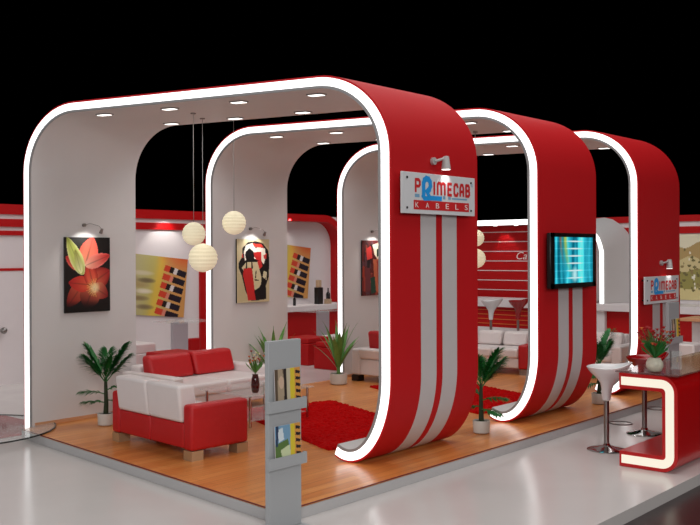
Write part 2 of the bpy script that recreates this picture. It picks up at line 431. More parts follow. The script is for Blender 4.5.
tag(MB().box(-.05, .05, -.06, .06, 0, .1).build('card_box', BOXB, loc=(BX + .42, 14.16, .951), bevel=.004), 'low beige card box on the white counter', 'box')

# ---- red slatted display wall at the back centre
sw = root('slatted_wall_panel', 'red display wall with thin white lines and white lettering, behind the white sofa', 'wall panel', (-13.2, FY, 0))
RX = 4.0
MB().box(0, RX, -.06, -.002, .0, 2.60).build('panel', REDW, sw)
ln = MB()
for k in range(7): ln.box(0, RX, -.066, -.0605, 2.45 - k * .222, 2.468 - k * .222)
ln.build('white_lines', WALLW, sw)
MB().box(0, RX, -.62, -.002, 2.605, 2.70).build('canopy', RED, sw)['label'] = 'dark red soffit with small spots'
MB().box(0, RX, -.66, -.63, 2.60, 2.715).build('light_strip', LIGHT, sw)['label'] = 'glowing white strip along the canopy'
for x in (1.15, 1.75, 2.3, 2.9):
    MB().lathe([(.05, 2.595), (.05, 2.604)], 12, (x, -.3)).build('spot', DOWN, sw)
pts, fs = text_mesh('Ca', 2.17, 2.44, 1.83, 2.0, shear=.3)
MB().add([(x, -.0685, z) for x, z in pts], fs).build('lettering', SIGNT, sw)['label'] = 'white italic lettering reading Ca'
for x in (1.75,):
    spot('panel_spot', (-13.2 + x + .15, FY - .3, 2.58), (-13.2 + x + .15, FY - .08, 1.9), 9, 80)
bc = root('bar_counter', 'long white bar with red slatted front before the red display wall', 'counter', (-13.0, 17.75, 0))
MB().box(0, 4.2, -.32, .35, .80, .98).build('worktop', WALLW, bc, bevel=.01)
MB().box(.02, 4.18, -.2, .3, .35, .798).build('front_panel', REDW, bc)
sl = MB()
for k in range(4): sl.box(.02, 4.18, -.215, -.2005, .42 + k * .1, .435 + k * .1)
sl.build('slats', PETO, bc)
MB().box(.0, 4.2, -.24, .32, .001, .348).build('plinth', WALLW, bc)

# ---- white curved niche wall right of centre
nw = root('curved_wall_panel', 'white curved wall panel with glowing edge, between the television and the farthest arch', 'wall panel', (-9.02, FY - .02, 0))
near = [Vector((x + 9.02, -.98, z)) for x, z in ((-8.86, 2.48), (-8.74, 2.44), (-8.65, 2.37), (-8.58, 2.28), (-8.53, 2.15), (-8.49, 1.99), (-8.49, 1.5), (-8.49, .945))]
far_ = [Vector((x + 9.02, -.03, z)) for x, z in ((-9.06, 2.71), (-8.88, 2.725), (-8.70, 2.68), (-8.49, 2.54), (-8.36, 2.39), (-8.30, 2.2), (-8.30, 1.5), (-8.30, .945))]
MB().slab(near, far_, (-.03, 0, 0)).build('curved_lining', LINING, nw, smooth=True)
MB().slab([p + Vector((-.04, -.03, 0)) for p in near], [p + Vector((.04, -.03, 0)) for p in near], (0, .028, 0)).build('light_strip', LIGHT, nw, smooth=True)
sc = root('bar_counter', 'white counter on red front below the white curved wall panel and the landscape picture', 'counter', (-9.1, FY, 0))
MB().box(0.4, 6.7, -1.08, -.035, .80, .94).build('worktop', WALLW, sc, bevel=.01)
MB().box(.45, 6.7, -.9, -.035, .001, .798).build('front_panel', REDW, sc)
MB().box(0.42, .66, -1.0, -.905, .001, .798).build('side_post', WALLW, sc)

# ------------------------------------------------------------------ pictures
def frame_canvas(name, label, loc, w, h, tilt=0, group=None, rz=0):
    r = root(name, label, 'picture', loc, 0, group); r.rotation_euler = (tilt, 0, rz)
    MB().box(0.001, .022, -w / 2, w / 2, -h / 2, h / 2).build('canvas_frame', BLACK, r)
    return r
XI = BX + 0
XP = -9.33 + .004
# lily painting
cv = Canvas(96, 138, (10, 7, 7))
cv.petal(.42, .60, .05, .92, .16, (230, 120, 80), (110, 12, 14))
cv.petal(.58, .62, 1.0, .45, .20, (235, 130, 90), (150, 20, 24), (120, 10, 14))
cv.petal(.60, .66, .95, .80, .16, (240, 170, 120), (130, 18, 22))
cv.petal(.60, .68, .45, .95, .22, (225, 110, 80), (60, 8, 8))
cv.petal(.58, .64, .08, .60, .15, (235, 110, 70), (175, 26, 28), (205, 40, 36))
cv.petal(.62, .66, .50, .34, .15, (245, 120, 80), (200, 50, 44), (150, 18, 22))
cv.petal(.42, .40, .02, .26, .14, (240, 150, 120), (190, 32, 32), (230, 110, 90))
cv.petal(.44, .38, .62, 0.0, .21, (250, 170, 130), (232, 72, 62), (235, 90, 76))
cv.petal(.44, .38, 1.0, .24, .13, (250, 190, 160), (185, 26, 28), (240, 130, 120))
cv.petal(.40, .50, .05, .0, .14, (200, 205, 120), (165, 175, 70), (235, 235, 180))
cv.petal(.36, .48, .22, .16, .07, (250, 250, 190), (120, 120, 40))
cv.disc(.66, .68, .12, .085, (255, 225, 170), 1.2)
for a in range(-6, 7):
    t = a * .28; cv.petal(.66, .68, .66 - .20 * math.cos(t), .68 - .13 * math.sin(t), .008, (255, 230, 190), (250, 190, 90))
sh = cv.Y; cv.a *= (1 - .0 * sh[..., None])
ylow = np.clip((cv.Y - .84) / .12, 0, 1)[..., None]; cv.a = cv.a * (1 - ylow * .85)
p1 = frame_canvas('painting', 'painting of red lilies on black, on the inside wall of the nearest arch', (XP, 6.12, 1.76), .60, .86, 0, 'portrait pictures inside the arches')
cv.mesh('picture', .60, .86, ART, p1, y=.0235)
# cubist style figure (generic)
cv = Canvas(80, 124, (205, 190, 150))
q = lambda L: [((x - 62) / 203, (y - 92) / 393) for x, y in L]
cv.poly(q([(72, 240), (95, 200), (95, 150), (130, 112), (180, 104), (225, 118), (258, 160), (266, 220), (262, 330), (245, 380), (200, 475), (150, 475), (115, 420), (92, 320), (72, 270)]), (18, 16, 18))
cv.poly(q([(105, 170), (118, 130), (160, 115), (180, 150), (190, 140), (238, 150), (240, 165), (215, 230), (180, 215), (150, 215), (110, 225)]), (240, 236, 222))
cv.poly(q([(160, 118), (215, 122), (232, 145), (170, 140)]), (205, 60, 48))
cv.poly(q([(160, 175), (215, 170), (215, 230), (222, 262), (198, 285), (190, 230), (160, 190)]), (208, 44, 42))
cv.poly(q([(215, 160), (235, 150), (245, 195), (230, 250), (218, 235)]), (238, 232, 214))
cv.poly(q([(228, 195), (250, 180), (246, 215), (232, 215)]), (205, 50, 44))
cv.poly(q([(118, 170), (140, 148), (165, 170), (170, 215), (205, 228), (120, 222), (112, 190)]), (14, 13, 16))
cv.poly(q([(92, 270), (118, 235), (190, 235), (215, 330), (212, 375), (185, 415), (165, 400), (150, 300), (105, 290)]), (216, 202, 160))
cv.poly(q([(103, 272), (155, 270), (168, 385), (178, 472), (130, 474), (118, 400), (100, 320)]), (204, 40, 40))
cv.poly(q([(118, 232), (126, 232), (124, 275), (116, 275)]), (16, 14, 16))
cv.poly(q([(150, 230), (156, 230), (162, 275), (152, 275)]), (16, 14, 16))
cv.poly(q([(172, 340), (200, 348), (198, 353), (172, 350)]), (50, 40, 36))
cv.poly(q([(178, 290), (184, 290), (180, 335), (174, 335)]), (60, 45, 40))
cv.poly(q([(230, 290), (250, 300), (246, 350), (222, 330)]), (214, 204, 166))
cv.poly(q([(168, 415), (215, 385), (242, 330), (245, 470), (180, 474)]), (14, 13, 16))
cv.poly(q([(66, 300), (90, 310), (112, 420), (128, 474), (66, 480)]), (196, 180, 138))
cv.poly(q([(92, 190), (100, 180), (102, 205), (94, 210)]), (205, 60, 50))
p2 = frame_canvas('painting', 'painting of a black, red and cream angular face, inside the middle arch', (XP, 6.12 + SP, 1.76), .60, .86, 0, 'portrait pictures inside the arches')
cv.mesh('picture', .60, .86, ART, p2, y=.0235)
# dark red figures
cv = Canvas(80, 124, (92, 26, 26)); rs = random.Random(3)
for i in range(60):
    x = rs.random(); y = rs.random(); w = .03 + .06 * rs.random(); h = .08 + .2 * rs.random()
    c = rs.choice([(120, 30, 28), (60, 16, 20), (160, 60, 44), (30, 16, 20), (90, 60, 70), (180, 90, 60)])
    cv.poly([(x, y), (x + w, y + .02), (x + w * .8, y + h), (x - w * .3, y + h * .9)], c)
cv.poly([(.42, .08), (.60, .05), (.72, .02), (.85, .12), (.80, .3), (.62, .34), (.5, .25)], (238, 226, 200))
cv.poly([(.60, .16), (.78, .14), (.72, .28), (.6, .3)], (40, 60, 44))
cv.poly([(.18, .15), (.36, .1), (.42, .32), (.2, .36)], (214, 60, 56))
cv.poly([(.45, .34), (.85, .36), (.95, .8), (.7, .98), (.5, .9)], (196, 104, 72))
cv.poly([(.6, .36), (.68, .36), (.74, .95), (.66, .95)], (150, 50, 40))
cv.poly([(.12, .5), (.3, .45), (.36, .9), (.12, .95)], (110, 50, 56))
cv.poly([(.34, .68), (.52, .66), (.56, .95), (.36, .98)], (28, 70, 54))
cv.poly([(.2, .36), (.34, .34), (.3, .5), (.2, .5)], (30, 20, 24))
p3 = frame_canvas('painting', 'dark red painting of standing figures, on the inside wall of the farthest arch', (XP, 6.12 + 2 * SP, 1.76), .60, .86, 0, 'portrait pictures inside the arches')
cv.mesh('picture', .60, .86, ART, p3, y=.0235)
# picture lights: rosette, arm and small head
for k, which in enumerate(('the lily painting', 'the angular face painting', 'the dark red figures painting')):
    r = root('picture_light', 'small swing arm picture light on the wall above ' + which, 'wall light', (XP, 6.08 + SP * k, 2.33), 0, 'picture lights inside the arches')
    MB().tube([(0, 0, 0), (.03, 0, 0)], .02, 14).build('wall_rosette', STEEL, r, smooth=True)
    MB().tube([(.03, 0, 0), (.07, .04, .02), (.13, .12, -.01), (.14, .15, -.05)], .003, 6).build('arm', STEEL, r, smooth=True)
    MB().tube([(.15, .15, -.045), (.12, .15, -.09)], [.014, .022], 12).build('lamp_head', STEEL, r, smooth=True)
    spot('picture_light_beam', (XP + .20, 6.13 + SP * k, 2.27), (XP + .02, 6.10 + SP * k, 2.02), 5.5, 105, r=.02)

# cable bundle pictures on the left wall, rotated
def cable_canvas(left_blur):
    cv = Canvas(130, 110, (205, 185, 140))
    x = cv.X; y = cv.Y
    base = np.stack([176 + 20 * x, 162 + 15 * np.sin(x * 3), 134 - 30 * np.exp(-((x - .62) / .2) ** 2)], -1)
    cv.a = base
    yel = np.exp(-((x - .645 + .1 * (y - .5)) / .07) ** 2)[..., None]; cv.a = cv.a * (1 - .75 * yel) + np.array((226, 186, 60)) * .75 * yel
    rgt = np.clip((x - .66) * 5, 0, 1)[..., None]; cv.a = cv.a * (1 - rgt) + np.array((206, 150, 84)) * rgt
    top = np.clip((.22 - y) / .22, 0, 1)[..., None] * np.clip((x - .6) * 3, 0, 1)[..., None]; cv.a = cv.a * (1 - top) + np.array((214, 96, 50)) * top
    for (cx, cy, rx, ry, c) in ((.15, .42, .3, .1, (150, 132, 92)), (.1, .30, .25, .07, (220, 208, 178)), (.2, .62, .24, .1, (175, 160, 124)), (.12, .75, .28, .08, (120, 104, 74)), (.25, .86, .25, .07, (190, 176, 140)), (.18, .52, .14, .04, (90, 78, 56)), (.4, .5, .16, .06, (170, 150, 100)), (.42, .72, .14, .05, (140, 122, 84)), (.44, .3, .16, .05, (206, 196, 164)), (.50, .42, .12, .05, (112, 98, 70)), (.48, .60, .12, .05, (222, 212, 188)), (.50, .86, .12, .05, (128, 112, 80))):
        cv.disc(cx, cy, rx, ry, c, .8)
    for k in range(6):
        yy = .13 + k * .15; x0 = .72 - .016 * k; sk = .34
        def bar(a, b, c): cv.poly([(a, yy + sk * (a - .72)), (b, yy + sk * (b - .72)), (b - .02, yy + .10 + sk * (b - .72)), (a - .02, yy + .10 + sk * (a - .72))], c)
        bar(x0, x0 + .09, (204, 64, 40)); bar(x0 + .07, x0 + .12, (26, 16, 16)) if k % 2 == 0 else bar(x0 + .09, x0 + .13, (214, 130, 110))
        bar(x0 + .12, x0 + .17, (214, 206, 204)) if k % 2 == 0 else bar(x0 + .13, x0 + .17, (30, 14, 18))
        bar(x0 + .165, 1.0 - .014 * k, (22, 18, 34))
    return cv
for yc, zc, lab, gw in ((9.9, 1.45, 'tilted picture of cut cables on yellow, on the left wall behind the sofas', 1.75), (13.15, 1.66, 'tilted picture of cut cables on yellow, on the left wall above the bottle counter', 1.75)):
    r = frame_canvas('wall_picture', lab, (BX + .005, yc, zc), gw, 1.05, math.radians(-5.5) if True else 0, 'cable pictures on the left wall')
    cable_canvas(0).mesh('picture', gw, 1.05, ART, r, y=.0235)
for y_ in (10.3, 13.2):
    spot('wall_washer', (BX + .3, y_, 2.68), (BX + .02, y_, 2.1), 14, 95, r=.03)

# landscape picture on the far wall (desert with green field)
cv = Canvas(340, 80, (220, 210, 175)); x, y = cv.X, cv.Y
cv.a[:] = (226, 218, 190)
hz = .16 + .05 * np.sin(x * 37) ; cv.a[y > hz] = (176, 148, 96)
h2 = .36 + .03 * np.sin(x * 51 + 1); cv.a[y > h2] = (206, 190, 140)
h3 = .55 + .03 * np.sin(x * 43); cv.a[y > h3] = (150, 142, 78)
h4 = .8 + .04 * np.sin(x * 26); cv.a[y > h4] = (212, 196, 140)
for i in range(260):
    cv.disc(random.random(), .22 + .66 * random.random(), .002 + .008 * random.random(), .02, random.choice([(110, 100, 60), (140, 120, 76), (232, 226, 208)]))
r = root('wall_picture', 'wide landscape picture of dry hills on the far wall at the right edge', 'picture', (-5.3, FY - .003, 1.68)); r.rotation_euler = (0, 0, -PI / 2)
MB().box(0.001, .018, -2.05, 2.05, -.66, .66).build('canvas_frame', WALLW, r)
cv.mesh('picture', 4.1, 1.32, ART, r, y=.0195)

# ------------------------------------------------------------------ signs, lamps, television on the arch sides
XS = L0.x + AV.x * WID      # outer face of the right legs
def sign(yc, zc, w, h, label):
    r = root('sign_board', label, 'sign', (XS, yc, zc), 0, 'company sign boards on the arches')
    MB().box(.055, .075, -w / 2, w / 2, -h / 2, h / 2).build('board', SIGNW, r, bevel=.003)
    for a in (-1, 1):
        for b in (-1, 1):
            MB().tube([(.002, a * (w / 2 - .07), b * (h / 2 - .05)), (.081, a * (w / 2 - .07), b * (h / 2 - .05))], .011, 10).build('standoff_bolt', BLACK, r)
    U = lambda u: (u - .5) * w
    V = lambda v: (.5 - v) * h
    X = .0765
    def txt(t, u0, u1, v0, v1, m, name='lettering', lab=None, bold=.02, space=1, x=X):
        pts, fs = text_mesh(t, U(u0), U(u1), V(v1), V(v0), bold, 0, space)
        o = MB().add([(x, p[0], p[1]) for p in pts], fs).build(name, m, r)
        if lab: o['label'] = lab
    txt('®', .945, .97, .16, .24, SIGNL)
    # big blue R drawn as one bent ribbon with a long foot
    mb = MB()
    cnt = [0]
    def rib(pts, t):
        for (a, b) in zip(pts, pts[1:]):
            cnt[0] += 1; X = .0768 + cnt[0] * .00006
            dx, dz = b[0] - a[0], b[1] - a[1]; L = math.hypot(dx, dz); nx, nz = -dz / L * t / 2, dx / L * t / 2; ex, ez = dx / L * t * .3, dz / L * t * .3
            mb.add([(X, a[0] + nx - ex, a[1] + nz - ez), (X, a[0] - nx - ex, a[1] - nz - ez), (X, b[0] - nx + ex, b[1] - nz + ez), (X, b[0] + nx + ex, b[1] + nz + ez)], [(0, 1, 2, 3)])
    t = .034 * w
    R_ = [(.275, .56), (.275, .25), (.285, .17), (.31, .13), (.34, .14), (.36, .2), (.365, .3), (.35, .39), (.315, .46)]
    t = .046 * w
    rib([(U(a), V(b)) for a, b in R_], t); rib([(U(a), V(b)) for a, b in [(.315, .44), (.36, .6), (.51, .6)]], t * .8); rib([(U(a), V(b)) for a, b in [(.262, .55), (.285, .62), (.36, .61)]], t * .8)
    mb.build('logo_letter', SIGNB, r)['label'] = 'large blue letter R with a long foot'
    GL = {'P': [[(.1, 1), (.1, 0), (.7, 0), (.9, .15), (.9, .4), (.7, .55), (.1, .55)]], 'I': [[(.5, 0), (.5, 1)]],
          'M': [[(.05, 1), (.05, .12), (.2, 0), (.36, .02), (.5, .2), (.5, 1)], [(.5, .2), (.64, .02), (.8, 0), (.95, .12), (.95, 1)]],
          'E': [[(.9, 0), (.1, 0), (.1, 1), (.9, 1)], [(.1, .5), (.8, .5)]], 'C': [[(.9, .22), (.75, 0), (.3, 0), (.1, .2), (.1, .8), (.3, 1), (.75, 1), (.9, .78)]],
          'A': [[(.1, 1), (.1, .3), (.3, 0), (.7, 0), (.9, .3), (.9, 1)], [(.1, .62), (.9, .62)]],
          'B': [[(.1, 0), (.1, 1), (.72, 1), (.92, .85), (.92, .64), (.72, .5), (.1, .5)], [(.1, 0), (.68, 0), (.86, .15), (.86, .36), (.68, .5)]]}
    for word, cells, v0, v1, lab in (('P', [(.158, .228)], .17, .46, 'red letter P'),
                                     ('IMECAB', [(.40, .44), (.462, .575), (.61, .67), (.70, .765), (.79, .85), (.878, .94)], .21, .49, 'red letters IMECAB')):
        mb = MB(); cnt[0] = 0
        for ch, (u0, u1) in zip(word, [(c0 * .965 + .012, c1 * .965 + .012) for c0, c1 in cells]):
            for st in GL[ch]: rib([(U(u0 + (u1 - u0) * p), V(v0 + (v1 - v0) * q)) for p, q in st], .0235 * w)
        mb.build('lettering', SIGNR, r)['label'] = lab
    mb = MB(); mb.box(X - .0005, X, U(.535), U(.57), V(.61), V(.53)); mb.box(X - .0005, X, U(.61), U(.645), V(.61), V(.545)); mb.box(X - .0005, X, U(.66), U(.88), V(.60), V(.56)); mb.box(X - .0005, X, U(.16), U(.22), V(.60), V(.52))
    mb.build('small_marks', SIGNL, r)['label'] = 'small pale blue marks under the name'
    MB().box(X - .0008, X, U(.145), U(.91), V(.90), V(.67)).build('red_bar', SIGNR, r)
    for i, ch in enumerate('KABELS'):
        u = .165 + i * .136; txt(ch, u, u + .045, .72, .85, SIGNT, bold=.0, x=X + .001)
    return r
sign(7.09, 2.535, 1.16, .37, 'pale company sign with red and blue lettering on the side of the nearest arch')
sign(12.235, 1.485, 1.13, .36, 'smaller looking company sign low on the side of the farthest arch, above the flower bowl')
def sign_lamp(yc, zc, label):
    r = root('sign_lamp', label, 'lamp', (XS, yc, zc), 0, 'sign lamps on the arches')
    MB().tube([(0.001, -.1, 0), (.03, -.1, 0)], .035, 12).build('mount', LAMPG, r, smooth=True)
    MB().tube([(.03, -.1, 0), (.06, -.07, .01), (.085, -.02, .03)], .012, 8).build('arm', LAMPG, r, smooth=True)
    MB().lathe([(.02, .05), (.03, .045), (.045, -.07), (.047, -.075)], 16, (.085, 0)).build('lamp_head', LAMPG, r, smooth=True)
    MB().lathe([(.04, -.0785), (.04, -.0755)], 16, (.085, 0)).build('bulb', DOWN, r)
    spot('sign_lamp_beam', (XS + .12, yc, zc - .09), (XS + .07, yc, zc - .25), 1.8, 100, r=.03)
sign_lamp(7.17, 2.85, 'small grey cone lamp above the sign on the nearest arch')
sign_lamp(12.45, 1.84, 'small grey cone lamp above the sign on the farthest arch')

tv = root('television', 'black flat television with a teal picture on the side of the middle arch', 'television', (XS, 9.69, 1.90))
tw, th_ = 1.07, .62
MB().box(.002, .03, -.2, .2, -.15, .15).build('wall_bracket', BLACK, tv)
MB().box(.031, .085, -tw / 2, tw / 2, -th_ / 2, th_ / 2).build('casing', BLACK, tv, bevel=.012)
bz = MB()
for y0, y1, z0, z1 in ((-tw / 2, tw / 2, th_ / 2 - .045, th_ / 2), (-tw / 2, tw / 2, -th_ / 2, -th_ / 2 + .055), (-tw / 2, -tw / 2 + .07, -th_ / 2, th_ / 2), (tw / 2 - .07, tw / 2, -th_ / 2, th_ / 2)):
    bz.box(.0855, .095, y0, y1, z0, z1)
bz.build('bezel', BLACK, tv)
cv = Canvas(110, 80, (20, 150, 175)); x, y = cv.X, cv.Y
for i in range(26):
    cx = random.random(); w = .015 + .04 * random.random(); s_ = random.choice([1, 1, -1]) * (25 + 45 * random.random())
    kx = np.exp(-((x - cx - .12 * (y - .5) ** 2 * random.choice([-1, 1])) / w) ** 2)[..., None] * s_; cv.a = cv.a + kx * np.array((.6, 1, 1))
yy = np.exp(-((x - .28 - .22 * y ** 2) / .045) ** 2)[..., None] * np.clip(.9 - y, 0, 1)[..., None]; cv.a = cv.a * (1 - yy) + np.array((215, 215, 80)) * yy
yy = np.exp(-((x - .16 - .26 * y ** 2) / .03) ** 2)[..., None] * np.clip(.7 - y, 0, 1)[..., None]; cv.a = cv.a * (1 - yy) + np.array((190, 90, 60)) * yy
for k in range(6):
    yc = .09 + k * .16; cv.disc(.52, yc, .24, .022, (240, 255, 255), .8); cv.a += np.exp(-((y - yc) / .008) ** 2)[..., None] * 40
cv.disc(.52, .82, .1, .22, (200, 250, 255), 1.2)
cv.a = np.clip(cv.a, 0, 255)
cv.mesh('screen', tw - .14, th_ - .10, SCREEN, tv, y=.088).location = (0, 0, .005)

# ------------------------------------------------------------------ hanging lamps
lampm = mat('ribbed cream shade', (238, 228, 196), .6, emit=.32, ecol=(255, 240, 205))
def pendant(x, y, z, r, ztop, label):
    R0 = root('pendant_lamp', label, 'lamp', (x, y, z), 0, 'ball lamps hanging from the arch ceilings')
    prof = []; n = 44
    for i in range(n + 1):
        t = PI * i / n; rr = r * math.sin(t) * (1 + (.018 if i % 4 < 2 else -.018)); prof.append((max(rr, .002), -r * math.cos(t)))
    MB().lathe(prof, 32).build('shade', lampm, R0, smooth=False)
    MB().tube([(0, 0, r * .98), (0, 0, ztop - z)], .0035, 6).build('cord', STEEL, R0)
    MB().lathe([(.03, ztop - z - .012), (.03, ztop - z)], 12).build('ceiling_cup', STEEL, R0)
ZC = HT - T - .001
pendant(-7.82, 6.46, 2.21, .124, ZC, 'ball lamp hanging left and middle high of the three over the sofas')
pendant(-8.05, 6.78, 1.95, .160, ZC, 'largest and lowest of the three ball lamps over the sofas')
pendant(-7.80, 7.02, 2.34, .132, ZC, 'highest ball lamp, the one hanging rightmost of three over the sofas')
pendant(-6.41, 9.79, 2.176, .106, ZC, 'upper ball lamp hanging beside the red display wall, half hidden by the nearest arch')
pendant(-6.48, 9.90, 1.92, .122, ZC, 'lower ball lamp hanging beside the red display wall, half hidden by the nearest arch')

# ------------------------------------------------------------------ sofas
def sofa(label, loc, rz, w, d, arm_m, base_m, back_m, seat_m, cush_m, n=2, arms=(1, 1), hb=.74, group=None, cush_h=.36, arm_h=.50, at=.16, leg=LEGM, backlean=.05):
    r = root('sofa', label, 'sofa', loc, rz, group)
    x0, x1 = -w / 2, w / 2; y0, y1 = -d / 2, d / 2
    inx0 = x0 + (at if arms[0] else 0); inx1 = x1 - (at if arms[1] else 0)
    for i, s_ in enumerate((-1, 1)):
        if arms[i]:
            MB().box(*( (x0, x0 + at) if s_ < 0 else (x1 - at, x1)), y0, y1, .09, arm_h).build('arm', arm_m, r, bevel=.03, seg=3)
    iw = (inx1 - inx0) / n
    MB().box(inx0 + .002, inx1 - .002, y0 + .19, y1 - .03, .10, .25).build('base', base_m, r, bevel=.015)
    for i in range(n):
        a, b = inx0 + i * iw + .002, inx0 + (i + 1) * iw - .002
        MB().box(a, b, y0 + .01, y0 + .185, .10, .33).build('back_panel', base_m, r, bevel=.015)
        MB().box(a, b, y0 + .20, y1, .252, .40).build('seat_cushion', seat_m, r, bevel=.035, seg=3)
        # leaning back
        vs = []
        for z, ya, yb in ((.335, y0 - .01, y0 + .19), (hb - .1 + .0, y0 - backlean, y0 + .14)):
            vs += [(a, ya, z), (b, ya, z), (b, yb, z), (a, yb, z)]
        MB().add(vs, [(3, 2, 1, 0), (4, 5, 6, 7), (0, 1, 5, 4), (1, 2, 6, 5), (2, 3, 7, 6), (3, 0, 4, 7)]).build('backrest', back_m, r, bevel=.03, seg=3)
        if cush_m:
            vs = []; a += .01; b -= .01
            for z, ya, yb in ((.405, y0 + .2, y0 + .40), (.405 + cush_h, y0 + .155, y0 + .31)):
                vs += [(a, ya, z), (b, ya, z), (b, yb, z), (a, yb, z)]
            MB().add(vs, [(3, 2, 1, 0), (4, 5, 6, 7), (0, 1, 5, 4), (1, 2, 6, 5), (2, 3, 7, 6), (3, 0, 4, 7)]).build('back_cushion', cush_m, r, bevel=.045, seg=3)
    for a in (x0 + .07, x1 - .07):
        for b in (y0 + .07, y1 - .07):
            MB().box(a - .065, a + .065, b - .065, b + .065, 0, .089).build('leg', leg, r)
    return r
G = 'sofas of the lounge areas'
sofa('red sofa with white backrest seen from behind, nearest seat under the nearest arch', (-7.31, 5.83, .1), math.radians(-4.5), 1.40, .66, RLEATH, RLEATH, WLEATH, WLEATH, None, hb=.78, arm_h=.51, at=.14, group=G)
sofa('white sofa with two red back cushions along the wall of the nearest arch', (-8.80, 7.38, .1), -PI / 2, 1.65, .98, WLEATH, WLEATH, WLEATH, WLEATH, RLEATH, hb=.66, cush_h=.28, group=G, leg=STEEL)
sofa('white sofa seen from behind with red cushion, right of the broad leaved plant', (-8.30, 10.86, .1), 0, 1.5, .8, WLEATH, WLEATH, WLEATH, WLEATH, RLEATH, hb=.59, cush_h=.33, arm_h=.48, group=G, leg=BLACK)
sofa('white sofa with red right arm facing us, beneath the red display wall', (-7.95, 12.85, .1), PI + math.radians(11), 1.2, .85, RLEATH, WLEATH, WLEATH, WLEATH, WLEATH, hb=.68, cush_h=.22, arm_h=.46, group=G, leg=STEEL)
sofa('white armchair behind the small palm and the white bar stool', (-6.42, 13.3, .1), PI + math.radians(4), .9, .8, WLEATH, WLEATH, WLEATH, WLEATH, WLEATH, n=1, hb=.72, cush_h=.25, group=G, leg=STEEL)

# ------------------------------------------------------------------ rugs
def rug(loc, rz, w, d, label):
    mb = MB(); nx, ny = 110, 60; rs = random.Random(5); vs = []
    for j in range(ny + 1):
        for i in range(nx + 1):
            x = -w / 2 + w * i / nx; y = -d / 2 + d * j / ny
            ed = i in (0, nx) or j in (0, ny)
            jx = rs.uniform(-.008, .008) * (2 if ed else 1); jy = rs.uniform(-.008, .008) * (2 if ed else 1)
            lim = 1.26 / math.cos(math.radians(20.3)) - .37 * y if False else (1.26 - y * math.sin(math.radians(20.3))) / math.cos(math.radians(20.3))
            x = min(x, lim)
            vs.append((x + jx * (x < lim), y + jy, .002 if ed else .018 + rs.uniform(0, .02)))
    n = nx + 1
    fs = [(j * n + i, j * n + i + 1, (j + 1) * n + i + 1, (j + 1) * n + i) for j in range(ny) for i in range(nx)]
    mb.add(vs, fs); mb.add([(x, y, .0005) for x, y in ((-w / 2, -d / 2), (w / 2, -d / 2), (w / 2, d / 2), (-w / 2, d / 2))], [(3, 2, 1, 0)])
    o = mb.build('shag_rug', RUGM, None, loc=loc, rz=rz)
    return tag(o, label, 'rug', 'red shag rugs of the lounge areas')
rg = rug((-6.96, 7.70, .1), math.radians(-20.3), 2.55, 1.40, 'red shag rug beneath the nearest arch, by the glass coffee table')
dup(rg, (-6.96, 10.30, .1), math.radians(-20.3), 'red shag rug beneath the middle arch, left of the dark palm')

# ------------------------------------------------------------------ coffee table with vase
ct = root('coffee_table', 'glass coffee table with steel legs between the sofas', 'table', (-7.62, 7.20, .142), math.radians(0))
MB().box(-.40, .40, -.50, .50, .335, .35).build('glass_top', GLASSP, ct, bevel=.003)
MB().box(-.34, .34, -.42, .42, .06, .07).build('lower_shelf', GLASSP, ct)
for a in (-.35, .35):
    for b in (-.44, .44): MB().tube([(a, b, 0), (a, b, .334)], .015, 10).build('leg', CHROME, ct, smooth=True)
def blossoms(rad, h, n, colors, base=(0, 0, 0), seed=1, size=.018):
    rs = random.Random(seed); st = MB(); fl = MB(); lv = MB()
    for i in range(n):
        a = rs.uniform(0, 2 * PI); q = rad * math.sqrt(rs.random()); z = h * (.45 + .55 * rs.random())
        tip = (base[0] + q * math.cos(a), base[1] + q * math.sin(a), base[2] + z)
        st.tube([base, ((base[0] + tip[0]) / 2 * 1.0, (base[1] + tip[1]) / 2, base[2] + z * .6), tip], .0025, 5)
        fl.cur = rs.randrange(len(colors))
        for k in range(5):
            b = 2 * PI * k / 5 + a
            fl.add([(tip[0], tip[1], tip[2]), (tip[0] + size * math.cos(b - .5), tip[1] + size * math.sin(b - .5), tip[2] + size * .6), (tip[0] + size * 1.5 * math.cos(b), tip[1] + size * 1.5 * math.sin(b), tip[2] + size * .5), (tip[0] + size * math.cos(b + .5), tip[1] + size * math.sin(b + .5), tip[2] + size * .6)], [(0, 1, 2, 3)])
        fl.ball(tip, size * .7, 6, 4)
        a2 = a + 1; z2 = z * .5
        c = (base[0] + q * .6 * math.cos(a2), base[1] + q * .6 * math.sin(a2), base[2] + z2)
        lv.add([base, (c[0] + .015, c[1], c[2]), (c[0] * 1.0 + .03 * math.cos(a2), c[1] + .03 * math.sin(a2), c[2] + .04), (c[0] - .015, c[1], c[2])], [(0, 1, 2, 3)])
    return st, fl, lv
vz = root('flower_vase', 'dark vase with red and cream flowers on the glass coffee table', 'vase', (-7.36, 6.92, .493))
MB().lathe([(.03, 0), (.04, .02), (.048, .09), (.04, .15), (.03, .19), (.034, .2)], 18).build('vase', VASE, vz, smooth=True)
a, b, c = blossoms(.13, .24, 18, [PETR, PETC, PETO], (0, 0, .2), 4, .014)
a.build('stems', STEMG, vz); b.build('blossoms', [PETR, PETC, PETO], vz); c.build('leaves', LEAFL, vz)

